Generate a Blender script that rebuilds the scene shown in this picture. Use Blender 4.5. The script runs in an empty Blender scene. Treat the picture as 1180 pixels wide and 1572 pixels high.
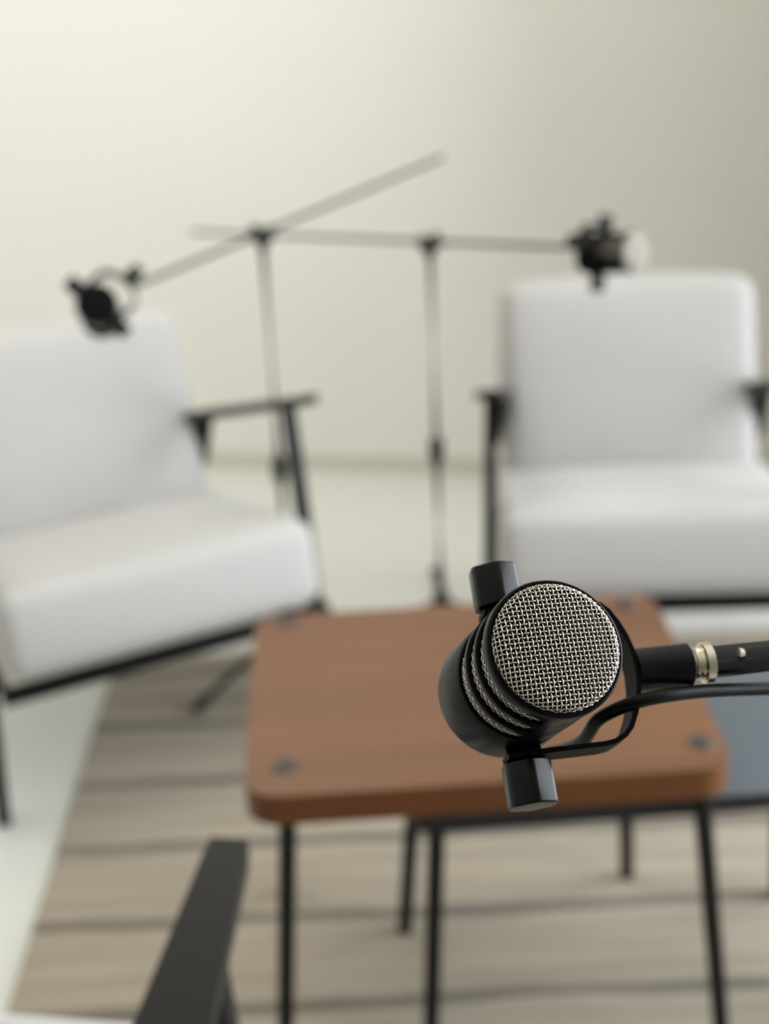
import bpy, bmesh, math, random
from mathutils import Vector, Matrix
random.seed(7)
S = bpy.context.scene
C = S.collection
PI = math.pi

# ------------------------------------------------------------------ camera
F_PX = 2270.0
PITCH = math.radians(22.8)
ROLL = math.radians(2.7)
EYE = Vector((0, 0, 1.5))
_r = Vector((1, 0, 0)); _u = Vector((0, math.sin(PITCH), math.cos(PITCH)))
FWD = Vector((0, math.cos(PITCH), -math.sin(PITCH)))
RGT = _r * math.cos(ROLL) - _u * math.sin(ROLL)
UPV = _u * math.cos(ROLL) + _r * math.sin(ROLL)
cam_data = bpy.data.cameras.new('camera')
cam_data.sensor_fit = 'VERTICAL'; cam_data.sensor_height = 24.0; cam_data.sensor_width = 18.0
cam_data.lens = 24.0 * F_PX / 1572.0
cam_data.clip_start = 0.02
cam_data.dof.use_dof = True
cam_data.dof.focus_distance = 0.635
cam_data.dof.aperture_fstop = cam_data.lens / 1000 / 0.0098
cam = bpy.data.objects.new('camera', cam_data); C.objects.link(cam)
m = Matrix.Identity(4)
for i, v in enumerate((RGT, UPV, -FWD)):
    for j in range(3): m[j][i] = v[j]
m.translation = EYE
cam.matrix_world = m
S.camera = cam

# ------------------------------------------------------------------ world, light, exposure
S.view_settings.view_transform = 'Standard'
S.view_settings.look = 'None'
S.view_settings.exposure = 0.0
S.view_settings.gamma = 1.0
S.view_settings.use_curve_mapping = False
w = bpy.data.worlds.new('world'); S.world = w; w.use_nodes = True
w.node_tree.nodes['Background'].inputs[0].default_value = (0.72, 0.86, 1.0, 1)
w.node_tree.nodes['Background'].inputs[1].default_value = 1.2

def area(name, loc, target, sx, sy, power, col):
    d = bpy.data.lights.new(name, 'AREA'); d.shape = 'RECTANGLE'; d.size = sx; d.size_y = sy
    d.energy = power; d.color = col
    o = bpy.data.objects.new(name, d); C.objects.link(o); o.location = loc
    o.rotation_euler = (Vector(target) - Vector(loc)).to_track_quat('-Z', 'Y').to_euler()
    return o
# daylight at the glazed door in the right wall, and an added warm fill under the ceiling to brighten the back wall's left
area('daylight_side_window', (2.25, 1.60, 1.35), (0.0, 1.60, 0.95), 2.9, 2.2, 166, (0.88, 0.945, 1.0))
area('warm_fill_light', (-0.7, 2.75, 2.66), (-0.7, 2.75, 0), 1.2, 1.2, 21, (1.0, 0.958, 0.88))

# ------------------------------------------------------------------ materials
def s2l(c):
    return tuple(((x / 255) / 12.92 if x / 255 <= 0.04045 else ((x / 255 + 0.055) / 1.055) ** 2.4) for x in c) + (1,)
def mat(name, rgb, rough=0.6, metal=0.0, bump=None, spec=0.5, sheen=0.0, coat=0.0, var=None):
    M = bpy.data.materials.new(name); M.use_nodes = True
    nt = M.node_tree; b = nt.nodes['Principled BSDF']
    b.inputs['Base Color'].default_value = s2l(rgb)
    b.inputs['Roughness'].default_value = rough
    b.inputs['Metallic'].default_value = metal
    b.inputs['Specular IOR Level'].default_value = spec
    b.inputs['Sheen Weight'].default_value = sheen
    b.inputs['Coat Weight'].default_value = coat
    tc = nt.nodes.new('ShaderNodeTexCoord')
    if bump:
        n = nt.nodes.new('ShaderNodeTexNoise'); n.inputs['Scale'].default_value = bump[0]
        n.inputs['Detail'].default_value = 3
        bp = nt.nodes.new('ShaderNodeBump'); bp.inputs['Strength'].default_value = bump[1]
        bp.inputs['Distance'].default_value = bump[2]
        nt.links.new(tc.outputs['Object'], n.inputs['Vector'])
        nt.links.new(n.outputs['Fac'], bp.inputs['Height']); nt.links.new(bp.outputs['Normal'], b.inputs['Normal'])
    if var:
        n = nt.nodes.new('ShaderNodeTexNoise'); n.inputs['Scale'].default_value = var[0]; n.inputs['Detail'].default_value = 4
        mx = nt.nodes.new('ShaderNodeMix'); mx.data_type = 'RGBA'
        mx.inputs['A'].default_value = s2l(rgb); mx.inputs['B'].default_value = s2l(var[1])
        nt.links.new(tc.outputs['Object'], n.inputs['Vector'])
        nt.links.new(n.outputs['Fac'], mx.inputs['Factor']); nt.links.new(mx.outputs['Result'], b.inputs['Base Color'])
    return M

M_WALL = mat('wall_paint', (241, 238, 230), 0.85, bump=(60, 0.1, 0.002), var=(0.8, (238, 235, 227)))
M_TAUPE = mat('darkened_rear_wall', (74, 68, 62), 0.85, bump=(60, 0.1, 0.002))  # unseen rear wall, coloured dark to keep reflections in black parts dim
M_CEIL = mat('ceiling_paint', (236, 234, 226), 0.9, bump=(50, 0.1, 0.002))
M_BASE = mat('baseboard_paint', (212, 210, 196), 0.5, bump=(30, 0.05, 0.001))
M_FLOOR = mat('polished_floor', (228, 227, 220), 0.22, bump=(3, 0.03, 0.002), var=(1.2, (222, 221, 214)))
M_FABRIC = mat('cushion_fabric', (188, 184, 180), 0.95, bump=(420, 0.5, 0.001), sheen=0.3, var=(5, (182, 178, 174)))
M_BLACKWOOD = mat('black_stained_arm', (32, 29, 28), 0.38, bump=(90, 0.1, 0.0005), spec=0.3)
M_FRAME = mat('black_powder_coated_steel', (13, 13, 13), 0.45, bump=(300, 0.05, 0.0002), spec=0.25)
M_BOLT = mat('dark_bolt_cap', (48, 46, 46), 0.4, bump=(200, 0.05, 0.0002))
M_DARKTOP = mat('blue_grey_tabletop', (92, 98, 104), 0.38, bump=(150, 0.1, 0.0003), var=(3, (86, 92, 98)))
M_DARKEDGE = mat('black_table_edge', (24, 24, 26), 0.5, bump=(150, 0.1, 0.0003))
M_MIC = mat('microphone_black_coat', (9, 10, 10), 0.3, bump=(900, 0.12, 0.0002), spec=0.11)
M_KNOB = mat('knob_black_plastic', (9, 10, 11), 0.28, bump=(900, 0.12, 0.0002), spec=0.24)
M_YOKE = mat('yoke_black_coat', (9, 9, 9), 0.5, bump=(900, 0.1, 0.0002), spec=0.05)
M_FOAM = mat('dark_foam', (26, 22, 18), 0.95, bump=(800, 0.5, 0.001))
M_WIRE = mat('steel_mesh_wire', (216, 207, 196), 0.27, 1.0, bump=(900, 0.05, 0.0001))
M_BRASS = mat('pale_brass_thread', (226, 219, 196), 0.28, 1.0, bump=(500, 0.1, 0.0002))
M_CABLE = mat('black_rubber_cable', (10, 10, 11), 0.4, bump=(300, 0.05, 0.0003), spec=0.2)
M_STAND = mat('black_stand_tube', (9, 9, 11), 0.3, bump=(200, 0.05, 0.0002), spec=0.36)
M_RUBBER = mat('rubber_foot', (26, 26, 28), 0.8, bump=(200, 0.1, 0.0003))
M_WINFRAME = mat('window_frame_white', (225, 226, 226), 0.4, bump=(40, 0.05, 0.001))

def wood():
    M = mat('walnut_wood', (128, 78, 48), 0.42, spec=0.35, coat=0.1)
    nt = M.node_tree; b = nt.nodes['Principled BSDF']
    tc = nt.nodes.new('ShaderNodeTexCoord'); mp = nt.nodes.new('ShaderNodeMapping')
    mp.inputs['Scale'].default_value = (0.9, 11, 11); mp.inputs['Location'].default_value = (0.3, 0.35, 0)
    n = nt.nodes.new('ShaderNodeTexNoise'); n.inputs['Scale'].default_value = 1.0; n.inputs['Detail'].default_value = 5; n.inputs['Roughness'].default_value = 0.55
    r = nt.nodes.new('ShaderNodeValToRGB')
    r.color_ramp.elements[0].position = 0.32; r.color_ramp.elements[0].color = s2l((98, 67, 45))
    r.color_ramp.elements[1].position = 0.62; r.color_ramp.elements[1].color = s2l((120, 82, 57))
    nt.links.new(tc.outputs['Object'], mp.inputs['Vector']); nt.links.new(mp.outputs['Vector'], n.inputs['Vector'])
    nt.links.new(n.outputs['Fac'], r.inputs['Fac']); nt.links.new(r.outputs['Color'], b.inputs['Base Color'])
    mp2 = nt.nodes.new('ShaderNodeMapping'); mp2.inputs['Scale'].default_value = (12, 260, 260)
    n2 = nt.nodes.new('ShaderNodeTexNoise'); n2.inputs['Scale'].default_value = 1; bp = nt.nodes.new('ShaderNodeBump')
    bp.inputs['Strength'].default_value = 0.12; bp.inputs['Distance'].default_value = 0.0005
    nt.links.new(tc.outputs['Object'], mp2.inputs['Vector']); nt.links.new(mp2.outputs['Vector'], n2.inputs['Vector'])
    nt.links.new(n2.outputs['Fac'], bp.inputs['Height']); nt.links.new(bp.outputs['Normal'], b.inputs['Normal'])
    return M
M_WOOD = wood()
M_WOODEDGE = mat('darker_wood_edge', (108, 66, 36), 0.5, bump=(120, 0.08, 0.0004), spec=0.25, var=(9, (96, 58, 30)))  # tabletop edge, a darker and browner colour than the top

def rug_mat():
    M = mat('woven_rug', (190, 176, 156), 0.95, sheen=0.2)
    nt = M.node_tree; b = nt.nodes['Principled BSDF']; L = nt.links
    tc = nt.nodes.new('ShaderNodeTexCoord'); sp = nt.nodes.new('ShaderNodeSeparateXYZ')
    L.new(tc.outputs['Object'], sp.inputs[0])
    # slow waviness of the woven lines
    mp = nt.nodes.new('ShaderNodeMapping'); mp.inputs['Scale'].default_value = (2.2, 4.9, 1)
    L.new(tc.outputs['Object'], mp.inputs['Vector'])
    n = nt.nodes.new('ShaderNodeTexNoise'); n.inputs['Scale'].default_value = 1.3; n.inputs['Detail'].default_value = 2
    L.new(mp.outputs['Vector'], n.inputs['Vector'])
    def math_(op, a, bb=None, c=None):
        q = nt.nodes.new('ShaderNodeMath'); q.operation = op
        for i, v in enumerate((a, bb, c)):
            if v is None: continue
            if isinstance(v, (int, float)): q.inputs[i].default_value = v
            else: L.new(v, q.inputs[i])
        return q.outputs[0]
    wv = math_('MULTIPLY', math_('SUBTRACT', n.outputs['Fac'], 0.5), 0.045)
    yy = math_('ADD', sp.outputs['Y'], wv)
    ph = math_('FRACT', math_('DIVIDE', math_('ADD', yy, 0.3775), 0.2035))       # 0 at a line
    dd = math_('MULTIPLY', math_('MINIMUM', ph, math_('SUBTRACT', 1.0, ph)), 0.2035)
    n3 = nt.nodes.new('ShaderNodeTexNoise'); n3.inputs['Scale'].default_value = 3.1; n3.inputs['Detail'].default_value = 3
    mp3 = nt.nodes.new('ShaderNodeMapping'); mp3.inputs['Scale'].default_value = (1.0, 6, 1)
    L.new(tc.outputs['Object'], mp3.inputs['Vector']); L.new(mp3.outputs['Vector'], n3.inputs['Vector'])
    wid = math_('MULTIPLY_ADD', n3.outputs['Fac'], 0.034, 0.001)
    line = math_('SMOOTH_MIN', math_('MAXIMUM', math_('SUBTRACT', 1.0, math_('DIVIDE', dd, wid)), 0.0), 1.0, 0.1)
    line = math_('POWER', line, 0.6)
    mx = nt.nodes.new('ShaderNodeMix'); mx.data_type = 'RGBA'
    mp4 = nt.nodes.new('ShaderNodeMapping'); mp4.inputs['Scale'].default_value = (1.5, 30, 1)
    n4 = nt.nodes.new('ShaderNodeTexNoise'); n4.inputs['Scale'].default_value = 1.0; n4.inputs['Detail'].default_value = 4
    L.new(tc.outputs['Object'], mp4.inputs['Vector']); L.new(mp4.outputs['Vector'], n4.inputs['Vector'])
    cr = nt.nodes.new('ShaderNodeValToRGB')
    cr.color_ramp.elements[0].position = 0.3; cr.color_ramp.elements[0].color = s2l((150, 138, 120))
    cr.color_ramp.elements[1].position = 0.7; cr.color_ramp.elements[1].color = s2l((172, 159, 140))
    L.new(n4.outputs['Fac'], cr.inputs['Fac'])
    L.new(line, mx.inputs['Factor']); L.new(cr.outputs['Color'], mx.inputs['A']); mx.inputs['B'].default_value = s2l((92, 84, 74))
    L.new(mx.outputs['Result'], b.inputs['Base Color'])
    n5 = nt.nodes.new('ShaderNodeTexNoise'); n5.inputs['Scale'].default_value = 350
    L.new(tc.outputs['Object'], n5.inputs['Vector'])
    h = math_('SUBTRACT', n5.outputs['Fac'], line)
    bp = nt.nodes.new('ShaderNodeBump'); bp.inputs['Strength'].default_value = 0.5; bp.inputs['Distance'].default_value = 0.002
    L.new(h, bp.inputs['Height']); L.new(bp.outputs['Normal'], b.inputs['Normal'])
    return M
M_RUG = rug_mat()

def glass():
    M = bpy.data.materials.new('window_glass'); M.use_nodes = True; nt = M.node_tree
    nt.nodes.remove(nt.nodes['Principled BSDF'])
    t = nt.nodes.new('ShaderNodeBsdfTransparent'); g = nt.nodes.new('ShaderNodeBsdfGlossy'); g.inputs['Roughness'].default_value = 0.02
    f = nt.nodes.new('ShaderNodeFresnel'); f.inputs['IOR'].default_value = 1.3
    mx = nt.nodes.new('ShaderNodeMixShader')
    nt.links.new(f.outputs[0], mx.inputs[0]); nt.links.new(t.outputs[0], mx.inputs[1]); nt.links.new(g.outputs[0], mx.inputs[2])
    nt.links.new(mx.outputs[0], nt.nodes['Material Output'].inputs['Surface'])
    return M
M_GLASS = glass()

# ------------------------------------------------------------------ mesh helpers
def obj(name, bm, material, parent=None, smooth=True, sharp=35):
    bmesh.ops.recalc_face_normals(bm, faces=bm.faces[:])
    me = bpy.data.meshes.new(name); bm.to_mesh(me); bm.free()
    for mm in (material if isinstance(material, (list, tuple)) else [material]): me.materials.append(mm)
    if smooth:
        me.polygons.foreach_set('use_smooth', [True] * len(me.polygons))
        me.set_sharp_from_angle(angle=math.radians(sharp))
    o = bpy.data.objects.new(name, me); C.objects.link(o)
    if parent: o.parent = parent
    return o
def thing(name, label, cat, M4=None, group=None):
    o = bpy.data.objects.new(name, None); C.objects.link(o); o.empty_display_size = 0.05
    if M4 is not None: o.matrix_world = M4
    return tag(o, label, cat, group)
def tag(o, label, cat=None, group=None):
    o['label'] = label
    if cat: o['category'] = cat
    if group: o['group'] = group
    return o
def struct(name, bm, material, parent=None, **k):
    o = obj(name, bm, material, parent, **k)
    if not parent: o['kind'] = 'structure'
    return o
def box(bm, x0, x1, y0, y1, z0, z1):
    r = bmesh.ops.create_cube(bm, size=1.0)
    for v in r['verts']:
        v.co = Vector(((x0 + x1) / 2 + v.co.x * (x1 - x0), (y0 + y1) / 2 + v.co.y * (y1 - y0), (z0 + z1) / 2 + v.co.z * (z1 - z0)))
    return r['verts']
def bevel_all(bm, w, seg=3, ang=30):
    es = [e for e in bm.edges if len(e.link_faces) == 2 and e.calc_face_angle(0) > math.radians(ang)]
    bmesh.ops.bevel(bm, geom=es, offset=w, segments=seg, profile=0.5, affect='EDGES', clamp_overlap=True)
def frame_of(d, hint=Vector((0, 0, 1))):
    d = d.normalized()
    if abs(d.dot(hint)) > 0.98: hint = Vector((1, 0, 0))
    a = d.cross(hint).normalized(); b = a.cross(d).normalized()
    return a, b
def tube(bm, pts, rad, n=12, cap=True):
    """Tube through pts; rad number or list."""
    pts = [Vector(p) for p in pts]
    rs = rad if isinstance(rad, (list, tuple)) else [rad] * len(pts)
    rings = []; a = None
    for i, p in enumerate(pts):
        d = (pts[min(i + 1, len(pts) - 1)] - pts[max(i - 1, 0)]).normalized()
        if a is None: a, b = frame_of(d)
        else:
            a = (a - d * a.dot(d)).normalized(); b = d.cross(a)
        rings.append([bm.verts.new(p + (a * math.cos(2 * PI * k / n) + b * math.sin(2 * PI * k / n)) * rs[i]) for k in range(n)])
    for i in range(len(rings) - 1):
        for k in range(n):
            bm.faces.new((rings[i][k], rings[i][(k + 1) % n], rings[i + 1][(k + 1) % n], rings[i + 1][k]))
    if cap:
        bm.faces.new(rings[0][::-1]); bm.faces.new(rings[-1])
def lathe(bm, prof, n=64, a0=0, a1=2 * PI, M4=None, close=False):
    """Revolve (r, z) about z."""
    full = abs(a1 - a0 - 2 * PI) < 1e-6
    cols = n if full else n + 1
    rings = []
    for (r, z) in prof:
        if r < 1e-7 and full:
            rings.append([bm.verts.new((0, 0, z))] * cols)
        else:
            rings.append([bm.verts.new((r * math.cos(a0 + (a1 - a0) * k / n), r * math.sin(a0 + (a1 - a0) * k / n), z)) for k in range(cols)])
    m_ = len(rings)
    for i in range(m_ if close else m_ - 1):
        A = rings[i]; B = rings[(i + 1) % m_]
        for k in range(n):
            q = [A[k], A[(k + 1) % cols], B[(k + 1) % cols], B[k]]
            u = []
            for v in q:
                if v not in u: u.append(v)
            if len(u) > 2: bm.faces.new(u)
    if close and not full:
        bm.faces.new([R[0] for R in rings]); bm.faces.new([R[-1] for R in rings][::-1])
    if M4 is not None: bmesh.ops.transform(bm, matrix=M4, verts=bm.verts[:])
def round_rect(hx, hy, r, n=8):
    out = []
    for cx, cy, a in ((hx - r, hy - r, 0), (-hx + r, hy - r, 90), (-hx + r, -hy + r, 180), (hx - r, -hy + r, 270)):
        for k in range(n + 1):
            t = math.radians(a + 90 * k / n); out.append((cx + r * math.cos(t), cy + r * math.sin(t)))
    return out
def prism(bm, outline, z0, z1):
    lo = [bm.verts.new((x, y, z0)) for x, y in outline]; hi = [bm.verts.new((x, y, z1)) for x, y in outline]
    n = len(outline)
    bm.faces.new(lo[::-1]); bm.faces.new(hi)
    for i in range(n): bm.faces.new((lo[i], lo[(i + 1) % n], hi[(i + 1) % n], hi[i]))
def cm(x, y, z):
    """Vector in camera axes (right, up, towards the viewer) -> world direction."""
    return RGT * x + UPV * y - FWD * z
def cw(X, Y, Z): return EYE + RGT * X + UPV * Y + FWD * Z
def T(x, y, z, rz=0): return Matrix.Translation((x, y, z)) @ Matrix.Rotation(rz, 4, 'Z')

# ------------------------------------------------------------------ the room
def wall_y(x): return 3.867 - 0.2047 * x
bm = bmesh.new(); box(bm, -2.6, 2.1, -4.2, 4.6, -0.1, 0.0); struct('floor', bm, M_FLOOR, smooth=False)
bm = bmesh.new(); box(bm, -2.6, 2.1, -4.2, 4.6, 2.7, 2.8); struct('ceiling', bm, M_CEIL, smooth=False)
bm = bmesh.new()
prism(bm, [(-2.4, wall_y(-2.4)), (1.9, wall_y(1.9)), (1.9, wall_y(1.9) + 0.12), (-2.4, wall_y(-2.4) + 0.12)], 0, 2.7)
struct('wall_back', bm, M_WALL, smooth=False)
bm = bmesh.new(); box(bm, -2.52, -2.4, -4.0, 4.48, 0, 2.7); struct('wall_left', bm, M_WALL, smooth=False)
def holed_wall(name, axis, c0, c1, a0, a1, h0, h1, z0, z1):
    b = bmesh.new()
    for (p, q, r, s) in ((a0, h0, 0, 2.7), (h1, a1, 0, 2.7), (h0, h1, 0, z0), (h0, h1, z1, 2.7)):
        if s - r < 1e-6: continue
        if axis == 'x': box(b, c0, c1, p, q, r, s)
        else: box(b, p, q, c0, c1, r, s)
    return struct(name, b, M_WALL, smooth=False)
W1 = (0.10, 2.95, 0.12, 2.4)
holed_wall('wall_right', 'x', 1.9, 2.02, -4.0, 3.6, *W1)
bm = bmesh.new(); box(bm, -2.4, 1.9, -4.12, -4.0, 0, 2.7); struct('wall_rear', bm, M_TAUPE, smooth=False)
# short unseen wall added right of the picture to shade the back wall
bm = bmesh.new(); box(bm, 1.08, 1.9, 3.06, 3.18, 0, 2.7); struct('wall_added_shade', bm, M_WALL, smooth=False)
def window(name, axis, c, h0, h1, z0, z1, mull):
    b = bmesh.new(); f = 0.05; d = 0.03
    def bb(p, q, r, s):
        if axis == 'x': box(b, c - d, c + d, p, q, r, s)
        else: box(b, p, q, c - d, c + d, r, s)
    bb(h0, h0 + f, z0, z1); bb(h1 - f, h1, z0, z1); bb(h0 + f, h1 - f, z0, z0 + f); bb(h0 + f, h1 - f, z1 - f, z1)
    for t in mull: bb(t - f / 2, t + f / 2, z0 + f, z1 - f)
    fr = struct(name, b, M_WINFRAME, smooth=False)
    b = bmesh.new()
    es = [h0 + f] + [v for t in mull for v in (t - f / 2, t + f / 2)] + [h1 - f]
    for i in range(0, len(es), 2):
        b = bmesh.new()
        if axis == 'x': box(b, c - 0.003, c + 0.003, es[i], es[i + 1], z0 + f, z1 - f)
        else: box(b, es[i], es[i + 1], c - 0.003, c + 0.003, z0 + f, z1 - f)
        obj('pane', b, M_GLASS, fr, smooth=False)
window('window_1', 'x', 1.96, *W1, (1.05, 2.0))
bm = bmesh.new()
q = 0.012
prism(bm, [(-2.4, wall_y(-2.4) - q), (1.9, wall_y(1.9) - q), (1.9, wall_y(1.9) - 0.0005), (-2.4, wall_y(-2.4) - 0.0005)], 0, 0.045)
struct('baseboard_back', bm, M_BASE, smooth=False)

# rug
bm = bmesh.new(); RX0, RX1, RY0, RY1 = -0.59, 1.75, 0.15, 2.815
prism(bm, round_rect((RX1 - RX0) / 2, (RY1 - RY0) / 2, 0.02, 3), 0.0, 0.004); bevel_all(bm, 0.0015, 2, 60)
rug = obj('rug', bm, M_RUG)
rug.location = ((RX0 + RX1) / 2, (RY0 + RY1) / 2, 0.0)
tag(rug, 'beige woven rug with thin dark lines lying under both tables on the pale floor', 'rug')
RT = 0.004   # rug top

# ------------------------------------------------------------------ armchairs
def sloped(x, y, z): return Vector((x, y, z))
def cushion(x0, x1, y0, y1, z0, z1, r, puff=0.012):
    b = bmesh.new(); box(b, x0, x1, y0, y1, z0, z1)
    bevel_all(b, r, 5)
    bmesh.ops.subdivide_edges(b, edges=[e for e in b.edges if e.calc_length() > 0.12], cuts=7, use_grid_fill=True)
    cx, cy, cz = (x0 + x1) / 2, (y0 + y1) / 2, (z0 + z1) / 2
    hx, hy, hz = (x1 - x0) / 2, (y1 - y0) / 2, (z1 - z0) / 2
    for v in b.verts:
        u, s, t = (v.co.x - cx) / hx, (v.co.y - cy) / hy, (v.co.z - cz) / hz
        v.co.z += puff * t * (1 - u * u) * (1 - s * s)
        v.co.y += puff * s * (1 - u * u) * (1 - t * t) * 0.6
        v.co.x += puff * u * (1 - s * s) * (1 - t * t) * 0.3
    return b
HW = 0.30
def make_chair():
    root = thing('armchair', '', 'armchair')
    b = cushion(-HW + 0.006, HW - 0.006, -0.045, 0.53, -0.080, 0.080, 0.034)
    bmesh.ops.transform(b, matrix=Matrix.Translation((0, 0.005, 0.367)) @ Matrix.Rotation(math.radians(-12), 4, 'X'), verts=b.verts[:])
    obj('seat_cushion', b, M_FABRIC, root, sharp=180)
    b = cushion(-0.265, 0.265, -0.055, 0.055, 0.0, 0.435, 0.04, 0.014)
    bmesh.ops.transform(b, matrix=Matrix.Translation((0, 0.46, 0.305)) @ Matrix.Rotation(math.radians(-17), 4, 'X'), verts=b.verts[:])
    obj('back_cushion', b, M_FABRIC, root, sharp=180)
    for s in (-1, 1):
        # arm: flat board tapering to the front tip, sloping down towards the back
        b = bmesh.new()
        pts = [(-0.01, 0.674, 0.018, HW + 0.004), (0.005, 0.669, 0.021, HW + 0.004), (0.18, 0.611, 0.034, HW - 0.006), (0.34, 0.558, 0.038, HW - 0.012), (0.50, 0.508, 0.030, HW - 0.034)]
        rows = []
        for (y, z, hw, xc) in pts:
            rows.append([b.verts.new((s * xc + dx, y, z + dz)) for dx, dz in ((-hw, -0.009), (hw, -0.009), (hw, 0.009), (-hw, 0.009))])
        for i in range(4):
            for k in range(4): b.faces.new((rows[i][k], rows[i][(k + 1) % 4], rows[i + 1][(k + 1) % 4], rows[i + 1][k]))
        b.faces.new(rows[0][::-1]); b.faces.new(rows[-1]); bevel_all(b, 0.006, 3, 45)
        obj('arm', b, M_BLACKWOOD, root)
        b = bmesh.new()   # front leg runs up to the arm
        rows = []
        for (y, z, xo) in ((0.020, 0.0, 0.024), (0.040, 0.26, 0.008), (0.080, 0.638, -0.002)):
            rows.append([b.verts.new((s * (HW + 0.004 + xo) + dx, y + dy, z)) for dx, dy in ((-0.0105, -0.013), (0.0105, -0.013), (0.0105, 0.013), (-0.0105, 0.013))])
        for i in range(2):
            for k in range(4): b.faces.new((rows[i][k], rows[i][(k + 1) % 4], rows[i + 1][(k + 1) % 4], rows[i + 1][k]))
        b.faces.new(rows[0][::-1]); b.faces.new(rows[-1]); bevel_all(b, 0.003, 2, 45)
        obj('leg', b, M_FRAME, root)
        b = bmesh.new(); rows = []
        for (y, z, xo) in ((0.64, 0.0, -0.02), (0.575, 0.25, -0.03), (0.60, 0.50, -0.05)):
            rows.append([b.verts.new((s * (HW - 0.022 + xo) + dx, y + dy, z)) for dx, dy in ((-0.0105, -0.013), (0.0105, -0.013), (0.0105, 0.013), (-0.0105, 0.013))])
        for i in range(2):
            for k in range(4): b.faces.new((rows[i][k], rows[i][(k + 1) % 4], rows[i + 1][(k + 1) % 4], rows[i + 1][k]))
        b.faces.new(rows[0][::-1]); b.faces.new(rows[-1]); bevel_all(b, 0.003, 2, 45)
        obj('leg', b, M_FRAME, root)
        b = bmesh.new()   # triangular bracket that hangs under the back end of the arm
        xs = (s * (HW - 0.030), s * (HW - 0.016)); P3 = [(0.42, 0.530), (0.500, 0.502), (0.498, 0.40), (0.485, 0.40)]
        r0, r1 = [[b.verts.new((x_, y_, z_)) for y_, z_ in P3] for x_ in xs]
        b.faces.new(r0[::-1]); b.faces.new(r1)
        for k in range(4): b.faces.new((r0[k], r0[(k + 1) % 4], r1[(k + 1) % 4], r1[k]))
        bevel_all(b, 0.002, 2, 45); obj('arm_bracket', b, M_FRAME, root)
        b = bmesh.new(); tube(b, [(s * (HW - 0.004), -0.030, 0.274), (s * (HW - 0.045), 0.57, 0.19)], 0.0095, 8)
        obj('side_rail', b, M_FRAME, root)
    b = bmesh.new(); box(b, -HW - 0.006, HW + 0.006, -0.046, -0.022, 0.258, 0.286); bevel_all(b, 0.003, 2); obj('front_rail', b, M_FRAME, root)
    b = bmesh.new(); tube(b, [(-HW + 0.04, 0.57, 0.19), (HW - 0.04, 0.57, 0.19)], 0.0095, 8); obj('rear_rail', b, M_FRAME, root)
    b = bmesh.new()
    tube(b, [(-0.2, 0.57, 0.19), (-0.2, 0.59, 0.40), (-0.2, 0.63, 0.60), (-0.17, 0.64, 0.63), (0.17, 0.64, 0.63), (0.2, 0.63, 0.60), (0.2, 0.59, 0.40), (0.2, 0.57, 0.19)], 0.008, 8)
    obj('back_frame', b, M_FRAME, root)
    return root
def dup(root, M4, label):
    r = root.copy(); C.objects.link(r); r.matrix_world = M4; r['label'] = label
    for ch in [c for c in bpy.data.objects if c.parent == root]:
        c = ch.copy(); C.objects.link(c); c.parent = r
        for g in [x for x in bpy.data.objects if x.parent == ch]:
            d = g.copy(); C.objects.link(d); d.parent = c
    return r
ch = make_chair()
bpy.context.view_layer.update()
yl = math.radians(27)
FL = Vector((-0.667, 2.215)); e = Vector((math.cos(yl), math.sin(yl)))
c0 = FL + e * HW
ch.matrix_world = T(c0.x, c0.y, RT, yl)
ch['label'] = 'light grey upholstered armchair turned to the right behind the left end of the brown table'
dup(ch, T(0.500, 2.455, RT, math.radians(-2.5)), 'light grey upholstered armchair facing forward behind the right end of the brown table')
yn = math.radians(180 - 9.5)
tipx, tipy = -0.162, 1.161
fx = tipx; fy = tipy - 0.01
cx = fx - 0.304 * math.cos(math.radians(10)); cy = fy + 0.304 * math.sin(math.radians(10))
dup(ch, T(cx, cy, RT, yn), 'armchair in the near left foreground of which only a black armrest and leg show')

# ------------------------------------------------------------------ tables
def table(name, label, cx, cy, rz, hx, hy, ztop, th, rc, mtop, tops, feet, zfoot, edge_mat=None, bolts=True):
    root = thing(name, label, 'table', T(cx, cy, 0, rz))
    inv = T(cx, cy, 0, rz).inverted()
    b = bmesh.new(); prism(b, round_rect(hx, hy, rc, 10), ztop - th, ztop); bevel_all(b, 0.004, 3, 60)
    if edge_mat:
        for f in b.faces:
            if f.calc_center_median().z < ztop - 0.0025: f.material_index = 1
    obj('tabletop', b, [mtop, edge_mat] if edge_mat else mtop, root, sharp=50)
    for t, f in zip(tops, feet):
        tt = inv @ Vector((t[0], t[1], ztop - th)); ff = inv @ Vector((f[0], f[1], zfoot))
        d = ff - tt
        b = bmesh.new()
        tube(b, [tt, tt + d * 0.02, tt + d * 0.07, ff - d * 0.004, ff], [0.021, 0.0175, 0.0118, 0.0112, 0.0112], 14)
        obj('leg', b, M_FRAME, root, sharp=60)
        if bolts:
            b = bmesh.new(); lathe(b, [(0, 0.003), (0.008, 0.003), (0.009, 0.0022), (0.011, 0.0022), (0.0145, 0.0018), (0.016, 0.0), (0.016, -0.0005)], 28)
            o = obj('bolt', b, M_BOLT, root, sharp=60); o.location = (tt.x, tt.y, ztop)
    return root
table('side_table', 'brown walnut table with rounded corners and dark bolt caps, below the large microphone',
      0.106, 1.762, math.radians(1.7), 0.300, 0.243, 0.50, 0.042, 0.045, M_WOOD,
      [(-0.138, 1.576), (0.382, 1.587), (-0.153, 1.972), (0.352, 1.978)],
      [(-0.172, 1.566), (0.430, 1.577), (-0.190, 1.980), (0.366, 1.982)], RT + 0.001, M_WOODEDGE)
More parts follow.
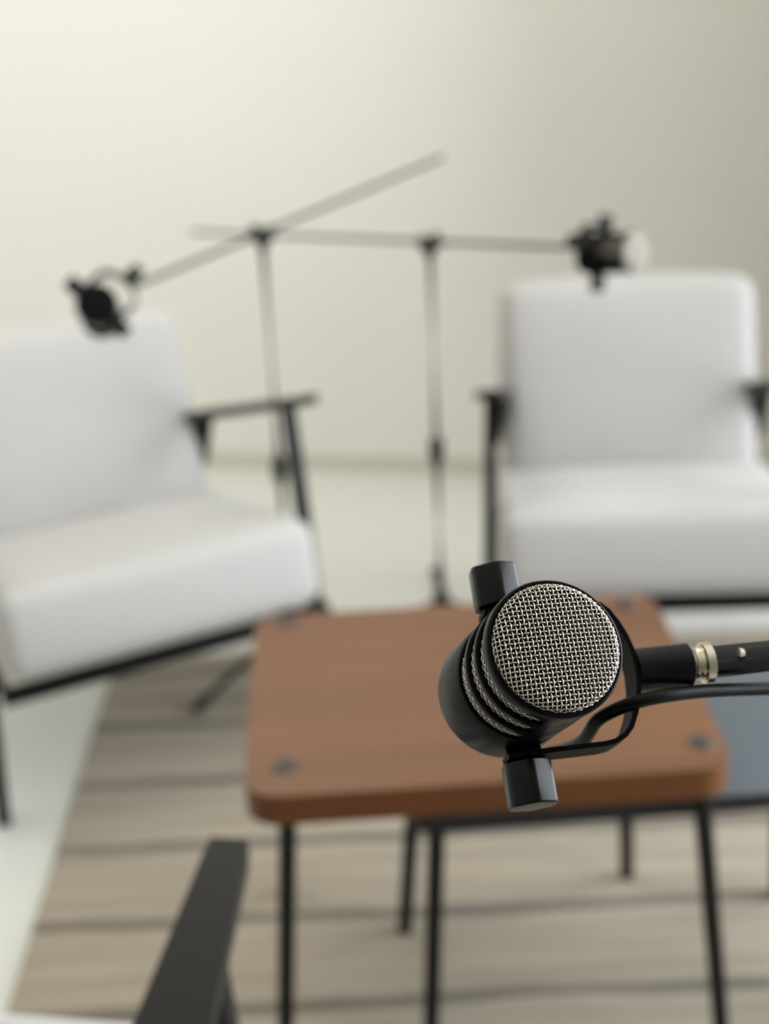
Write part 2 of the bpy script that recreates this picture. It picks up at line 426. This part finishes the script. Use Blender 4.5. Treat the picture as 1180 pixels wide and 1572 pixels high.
table('nesting_table', 'lower dark blue grey table with black legs tucked partly under the brown table',
      0.318, 1.786, math.radians(2.2), 0.312, 0.175, 0.400, 0.026, 0.035, M_DARKTOP,
      [(0.050, 1.640), (0.585, 1.662), (0.035, 1.880), (0.575, 1.908)],
      [(0.030, 1.625), (0.600, 1.650), (0.001, 1.872), (0.595, 1.915)], RT + 0.001, M_DARKEDGE, bolts=False)

# ------------------------------------------------------------------ microphones
def weave(u0, u1, v0, v1, pitch, rw, fn, sub=4, n=5, inside=lambda u, v: True, pu=None):
    """Plain weave of sine-bent wires on the surface fn(u, v) -> (point, normal)."""
    b = bmesh.new()
    def wire(fixed, along0, along1, horiz, par, step):
        pts = []
        k0 = 0; N = int(round((along1 - along0) / step * sub))
        for k in range(N + 1):
            t = along0 + (along1 - along0) * k / N
            u, v = (t, fixed) if horiz else (fixed, t)
            if inside(u, v):
                p, nn = fn(u, v)
                off = math.cos(PI * (t - along0) / step + PI * par) * rw * (1 if horiz else -1)
                pts.append(p + nn * off)
            elif pts: break
        if len(pts) > 3: tube(b, pts, rw, n, cap=False)
    pu = pu or pitch
    nv = int(round((v1 - v0) / pitch)); nu = int(round((u1 - u0) / pu))
    for j in range(nv + 1): wire(v0 + j * pitch, u0, u1, True, j % 2, pu)
    for i in range(nu + 1): wire(u0 + i * pu, v0, v1, False, i % 2, pitch)
    return b
ZF = 0.060            # front ring plane above the pivot
RF, RC = 0.0235, 0.0050
def cap_pt(u, v):
    s = math.hypot(u, v)
    if s < 1e-9: return Vector((0, 0, ZF + 0.0052)), Vector((0, 0, 1))
    d = Vector((u / s, v / s, 0))
    if s <= RF: return d * s + Vector((0, 0, ZF + 0.0052 - 0.0012 * (s / RF) ** 2)), Vector((0, 0, 1))
    a = min((s - RF) / RC, PI / 2 + 0.0)
    ex = max(0.0, s - RF - RC * PI / 2)
    nrm = d * math.sin(a) + Vector((0, 0, math.cos(a)))
    return d * RF + Vector((0, 0, ZF + 0.0040 - RC)) + nrm * RC - Vector((0, 0, ex)), nrm
RSIDE = 0.0281
def side_pt(u, v):
    a = u / RSIDE; nrm = Vector((math.cos(a), math.sin(a), 0))
    return nrm * RSIDE + Vector((0, 0, v)), nrm
def yoke_strap():
    # U-shaped strap in the local x-y plane, width along z
    path = [(0.0, -0.0345), (0.02, -0.0345), (0.036, -0.0345), (0.0415, -0.0338), (0.0465, -0.0315), (0.0500, -0.0280), (0.0535, -0.0215), (0.0560, -0.0150), (0.0578, -0.0075), (0.0584, 0.0)]
    path = [(-0.009, -0.0345)] + path
    path = path + [(x, -y) for x, y in path[::-1][1:]]
    b = bmesh.new(); hw = 0.0095; th = 0.0012; rows = []
    for i, (x, y) in enumerate(path):
        x0, y0 = path[max(i - 1, 0)]; x1, y1 = path[min(i + 1, len(path) - 1)]
        d = Vector((x1 - x0, y1 - y0)).normalized(); nx, ny = -d.y, d.x
        w_ = hw * (0.75 if i in (0, len(path) - 1) else 1)
        rows.append([b.verts.new((x + nx * sx * th, y + ny * sx * th, sz * w_)) for sx, sz in ((-1, -1), (1, -1), (1, 1), (-1, 1))])
    for i in range(len(rows) - 1):
        for k in range(4): b.faces.new((rows[i][k], rows[i][(k + 1) % 4], rows[i + 1][(k + 1) % 4], rows[i + 1][k]))
    b.faces.new(rows[0][::-1]); b.faces.new(rows[-1])
    bevel_all(b, 0.0005, 2, 60)
    return b
def make_mic(label, M4):
    root = thing('microphone', label, 'microphone', M4, None)
    # solid rear shell, flared lip at the very back
    b = bmesh.new()
    lathe(b, [(0, -0.024), (0.010, -0.024), (0.011, -0.0225), (0.0235, -0.0225), (0.0285, -0.0218), (0.0305, -0.0195), (0.0312, -0.016), (0.0308, -0.006), (0.0306, 0.0125), (0.0300, 0.0135), (0.0264, 0.0135), (0.0264, 0.056), (0, 0.056)], 96)
    body = obj('body', b, M_MIC, root, sharp=40)
    ribs = [(0.0240, 0.0282), (0.0380, 0.0422)]
    for z0, z1 in ribs:
        b = bmesh.new(); c = 0.0007
        lathe(b, [(0.0272, z0), (0.0308 - c, z0), (0.0308, z0 + c), (0.0308, z1 - c), (0.0308 - c, z1), (0.0272, z1)], 96, close=True)
        obj('rib', b, M_MIC, root, sharp=40)
    # front ring
    b = bmesh.new()
    lathe(b, [(0.0272, 0.0525), (0.0306, 0.0525), (0.0312, 0.0535), (0.0312, ZF - 0.0018), (0.0307, ZF - 0.0004), (0.0299, ZF), (0.0290, ZF - 0.0003), (0.0286, ZF - 0.0012), (0.0272, ZF - 0.0020)], 128, close=True)
    obj('front_ring', b, M_MIC, root, sharp=50)
    # foam behind the grille
    b = bmesh.new(); lathe(b, [(0, ZF + 0.0028), (0.022, ZF + 0.0020), (0.0255, ZF - 0.001), (0.0268, ZF - 0.004), (0, ZF - 0.004)], 64)
    obj('foam', b, M_FOAM, root, sharp=60)
    # woven front grille
    R = RF + RC * PI / 2 + 0.0005; p = 0.00203
    ang = math.radians(GR)
    ca, sa = math.cos(ang), math.sin(ang)
    def fn(u, v): return cap_pt(u * ca - v * sa, u * sa + v * ca)
    n_ = int(R / p)
    b = weave(-n_ * p - p, n_ * p + p, -n_ * p - p, n_ * p + p, p, 0.00033, fn, inside=lambda u, v: math.hypot(u, v) < R, n=6, sub=5)
    obj('front_grille', b, M_WIRE, root, sharp=180)
    circ = 2 * PI * RSIDE; pu = circ / 90
    b = weave(0, circ, 0.0145, 0.0145 + 19 * 0.002, 0.002, 0.00031, side_pt, n=4, sub=2, pu=pu)
    obj('side_grille', b, M_WIRE, root, sharp=180)
    # solid flanks by the pivots, bosses
    for s in (-1, 1):
        b = bmesh.new(); mid = s * PI / 2
        a0, a1 = (mid - math.radians(13), mid + math.radians(62)) if s < 0 else (mid - math.radians(62), mid + math.radians(13))
        lathe(b, [(0.0272, 0.013), (0.0307, 0.013), (0.0307, 0.0526), (0.0272, 0.0526)], 24, a0, a1, close=True)
        obj('side_panel', b, M_MIC, root, sharp=40)
        b = bmesh.new()
        tube(b, [(0, s * 0.024, 0), (0, s * 0.0325, 0), (0, s * 0.0333, 0)], [0.0085, 0.0085, 0.0078], 28)
        tube(b, [(0, s * 0.033, 0), (0, s * 0.039, 0)], 0.0055, 20)
        obj('pivot_boss', b, M_MIC, root, sharp=40)
        b = bmesh.new()
        # washer + knob: rounded hexagon prism
        tube(b, [(0, s * 0.0357, 0), (0, s * 0.0372, 0)], 0.0092, 28)
        obj('washer', b, M_MIC, root, sharp=40)
        b = bmesh.new(); Rk = 0.0128; ring = []
        for k in range(6):
            a = math.radians(KA + 60 * k); ring.append((Rk * math.cos(a), Rk * math.sin(a)))
        prism(b, ring, 0, 0.0205)
        es = [e_ for e_ in b.edges if abs((e_.verts[0].co - e_.verts[1].co).z) > 0.01]
        bmesh.ops.bevel(b, geom=es, offset=0.0026, segments=5, profile=0.5, affect='EDGES')
        es = [e_ for e_ in b.edges if abs(e_.verts[0].co.z - e_.verts[1].co.z) < 1e-5 and e_.calc_face_angle(0) > 1.2]
        bmesh.ops.bevel(b, geom=es, offset=0.0011, segments=3, profile=0.5, affect='EDGES')
        # local: extrude axis z -> +-y, hexagon x,y -> x,z
        Mx = Matrix(((1, 0, 0, 0), (0, 0, s, s * 0.0372), (0, 1, 0, 0), (0, 0, 0, 1)))
        bmesh.ops.transform(b, matrix=Mx, verts=b.verts[:])
        kn = obj('knob', b, M_KNOB, root, sharp=30)
    yk = obj('yoke', yoke_strap(), M_YOKE, root, sharp=40); yk.matrix_local = YROT
    b = bmesh.new()
    tube(b, [(0.0589, 0, 0), (0.0596, 0, 0), (0.0862, 0, 0), (0.0870, 0, 0)], [0.0100, 0.0106, 0.0106, 0.0098], 40)
    so = obj('stand_socket', b, M_KNOB, root, sharp=30); so.matrix_local = YROT
    return root

GR = -9.5; KA = 40
YROT = Matrix.Rotation(-0.13, 4, 'Y')
def mic_matrix(P, k, n):
    """pivot P, knob axis k, front normal n (world)."""
    k = k.normalized(); n = (n - k * n.dot(k)).normalized(); a = k.cross(n)
    M4 = Matrix.Identity(4)
    for i, v in enumerate((a, k, n)):
        for j in range(3): M4[j][i] = v[j]
    M4.translation = P
    return M4, a
P0 = cw(0.0597, -0.0806, 0.692)
K0 = cm(-0.140, 0.94, -0.35); N0 = cm(0.228, 0.435, 0.87)
M_main, A0 = mic_matrix(P0, K0, N0)
# grille grid: wires run 9.5 degrees anticlockwise of the picture's level
lx = M_main.to_3x3().inverted() @ cm(math.cos(math.radians(9.5)), math.sin(math.radians(9.5)), 0)
GR = math.degrees(math.atan2(lx.y, lx.x))
mic = make_mic('black dynamic microphone with round silver mesh front in sharp focus above the brown table', M_main)

# boom stand that carries the near microphone
def lin(M4, pts): return [M4 @ Vector(p) for p in pts]
def boom_stand(label, boom_pts, rad, pole_xy, pole_top, legs, zf, clutch_z=0.43, extra=None, leg_len=0.30):
    """boom_pts: world points; pole vertical at pole_xy up to pole_top."""
    base = Vector((pole_xy[0], pole_xy[1], zf))
    root = thing('microphone_stand', label, 'microphone stand', Matrix.Translation(base))
    L_ = lambda p: Vector(p) - base
    b = bmesh.new(); tube(b, [L_(p) for p in boom_pts], rad, 16); obj('boom', b, M_STAND, root, sharp=40)
    x, y = pole_xy
    b = bmesh.new(); tube(b, [(0, 0, 0.085), (0, 0, clutch_z - zf)], 0.0095, 16); obj('lower_pole', b, M_STAND, root, sharp=40)
    b = bmesh.new(); tube(b, [(0, 0, clutch_z - zf), (0, 0, pole_top - zf)], 0.0070, 14); obj('upper_pole', b, M_STAND, root, sharp=40)
    b = bmesh.new(); tube(b, [(0, 0, clutch_z - zf - 0.03), (0, 0, clutch_z - zf - 0.02), (0, 0, clutch_z - zf + 0.02), (0, 0, clutch_z - zf + 0.028)], [0.012, 0.0155, 0.0155, 0.009], 18)
    obj('height_clutch', b, M_STAND, root, sharp=40)
    t = pole_top - zf
    b = bmesh.new(); tube(b, [(0, 0, t - 0.05), (0, 0, t - 0.03), (0, 0, t - 0.004)], [0.007, 0.010, 0.015], 16)
    d = (Vector(boom_pts[-1]) - Vector(boom_pts[0])); d.z = 0; d.normalize(); s_ = Vector((-d.y, d.x, 0))
    tube(b, [Vector((0, 0, t)) - s_ * 0.018, Vector((0, 0, t)) + s_ * 0.018], 0.0165, 20)
    tp = obj('tilt_clamp', b, M_STAND, root, sharp=40)
    b = bmesh.new(); tube(b, [(0, 0, 0.06), (0, 0, 0.07), (0, 0, 0.10), (0, 0, 0.105)], [0.011, 0.015, 0.015, 0.011], 20); obj('tripod_hub', b, M_STAND, root, sharp=40)
    for a in legs:
        a = math.radians(a); dx, dy = math.cos(a), math.sin(a)
        b = bmesh.new(); tube(b, [(dx * 0.012, dy * 0.012, 0.082), (dx * (leg_len - 0.01), dy * (leg_len - 0.01), 0.013)], 0.0075, 12)
        lg = obj('leg', b, M_STAND, root, sharp=40)
        b = bmesh.new(); tube(b, [(dx * (leg_len - 0.04), dy * (leg_len - 0.04), 0.021), (dx * (leg_len - 0.035), dy * (leg_len - 0.035), 0.020), (dx * leg_len, dy * leg_len, 0.0115)], [0.009, 0.0115, 0.0115], 12)
        obj('rubber_foot', b, M_RUBBER, lg, sharp=40)
    return root, L_
M_arm = M_main @ YROT
b0 = M_arm @ Vector((0.0985, 0, 0)); dirb = (M_arm.to_3x3() @ Vector((1, 0, 0))).normalized()
bend = b0 + dirb * 0.85
pxy = b0 + dirb * 0.60
st, L_ = boom_stand('black boom stand arm holding the large sharp microphone from the right edge of the picture', [b0, bend], 0.0078,
                    (pxy.x, pxy.y), pxy.z, (20, 140, 260), RT, 0.7)
b = bmesh.new()
n1, n2 = M_arm @ Vector((0.0868, 0, 0)), M_arm @ Vector((0.0985, 0, 0))
tube(b, [L_(M_arm @ Vector((x, 0, 0))) for x in (0.0870, 0.0875, 0.0885, 0.0890, 0.0900, 0.0905, 0.0915, 0.0920, 0.0930)], [0.0078, 0.0078, 0.0072, 0.0078, 0.0078, 0.0072, 0.0078, 0.0078, 0.0078], 32)
tube(b, [L_(M_arm @ Vector((x, 0, 0))) for x in (0.0928, 0.0934, 0.0972, 0.0978)], [0.0088, 0.0098, 0.0098, 0.0088], 40)
tag(obj('thread_nut', b, M_BRASS, st, sharp=30), 'pale brass threaded nut')
b = bmesh.new()
tube(b, [L_(M_arm @ Vector((x, 0, 0))) for x in (0.0978, 0.0985, 0.1085, 0.1095)], [0.0070, 0.0074, 0.0074, 0.0070], 32)
obj('boom_tip', b, M_STAND, st, sharp=30)
b = bmesh.new()
tube(b, [L_(M_arm @ Vector((x, 0.0012, 0.0062))) for x in (0.1092, 0.1102, 0.1125)], [0.0018, 0.0028, 0.0022], 10)
obj('set_screw', b, M_BRASS, st, sharp=30)

# cable of the near microphone: from its back, through the yoke, then along the boom
def smooth_path(P, n=10):
    P = [Vector(p) for p in P]; out = []
    for i in range(len(P) - 1):
        p0 = P[max(i - 1, 0)]; p1 = P[i]; p2 = P[i + 1]; p3 = P[min(i + 2, len(P) - 1)]
        for k in range(n):
            t = k / n
            out.append(0.5 * ((2 * p1) + (p2 - p0) * t + (2 * p0 - 5 * p1 + 4 * p2 - p3) * t * t + (3 * p1 - p0 - 3 * p2 + p3) * t ** 3))
    out.append(P[-1]); return out
def ipx(px, py, z): return cw((px - 590) / F_PX * z, -(py - 786) / F_PX * z, z)
cab = [M_main @ Vector((0, 0, -0.028)), M_main @ Vector((0.002, -0.002, -0.050)), M_main @ Vector((0.022, -0.022, -0.062)),
       ipx(846, 1155, 0.752), ipx(892, 1139, 0.715), ipx(918, 1105, 0.697), ipx(960, 1083, 0.688), ipx(1010, 1070, 0.688), ipx(1080, 1061, 0.70), ipx(1180, 1057, 0.72), ipx(1330, 1055, 0.75), ipx(1700, 1040, 0.85), ipx(2300, 1040, 0.98)]
b = bmesh.new(); tube(b, smooth_path(cab), 0.0033, 14)
cable = obj('microphone_cable', b, M_CABLE)
tag(cable, 'black cable curving from behind the large sharp microphone out of the picture on the right', 'cable')
b = bmesh.new(); tube(b, [M_main @ Vector((0, 0, z)) for z in (-0.0242, -0.026, -0.042, -0.044)], [0.0088, 0.0095, 0.0095, 0.006], 24)
obj('plug', b, M_CABLE, cable, sharp=40)

# ------------------------------------------------------------------ the two far stands and their microphones
def raypt_y(px, py, y):
    d = RGT * ((px - 590) / F_PX) - UPV * ((py - 786) / F_PX) + FWD
    return EYE + d * (y / d.y)
def far_mic(px, py, y, k, n, label):
    M4, a = mic_matrix(raypt_y(px, py, y), k, n)
    M4 = M4 @ Matrix.Scale(1.14, 4)
    return dup(mic, M4, label), M4, a
ml, ML, AL = far_mic(150, 472, 2.42, cm(0.74, -0.67, 0.05), cm(-0.25, 0.02, -0.97), 'blurred black microphone tilted above the left armchair, seen from behind')
mr, MR, AR = far_mic(923, 389, 2.50, cm(-0.13, -0.98, 0.0), cm(0.70, 0.0, 0.71), 'blurred black microphone with bright mesh face in front of the right armchair top')

def boom_line(pole, px_c, px_m, y_m, t_e):
    """Straight boom from the microphone's socket through the clamp above the pole."""
    c = raypt_y(px_c[0], px_c[1], pole[1]); c.x = pole[0]
    a = raypt_y(px_m[0], px_m[1], y_m)
    return c, a, c + (c - a) * t_e
xl = (-0.208, 2.80); cL, eL, fL = boom_line(xl, (400, 358), (208, 439), 2.53, 1.80)
stL, L_ = boom_stand('blurred black boom stand behind the left armchair arm, its boom rising to the right',
    smooth_path([(ML @ YROT) @ Vector((0.0872, 0, 0)), eL], 3) + [cL, fL], 0.0044, xl, cL.z, (232, 352, 112), RT)
xr = (0.113, 2.86); cR, eR, fR = boom_line(xr, (660, 371), (880, 380), 2.55, 2.3)
stR, L_ = boom_stand('blurred black boom stand with level boom between the two far armchairs',
    smooth_path([(MR @ YROT) @ Vector((0.0872, 0, 0)), eR], 3) + [cR, fR], 0.0044, xr, cR.z, (90, 210, 330), RT)
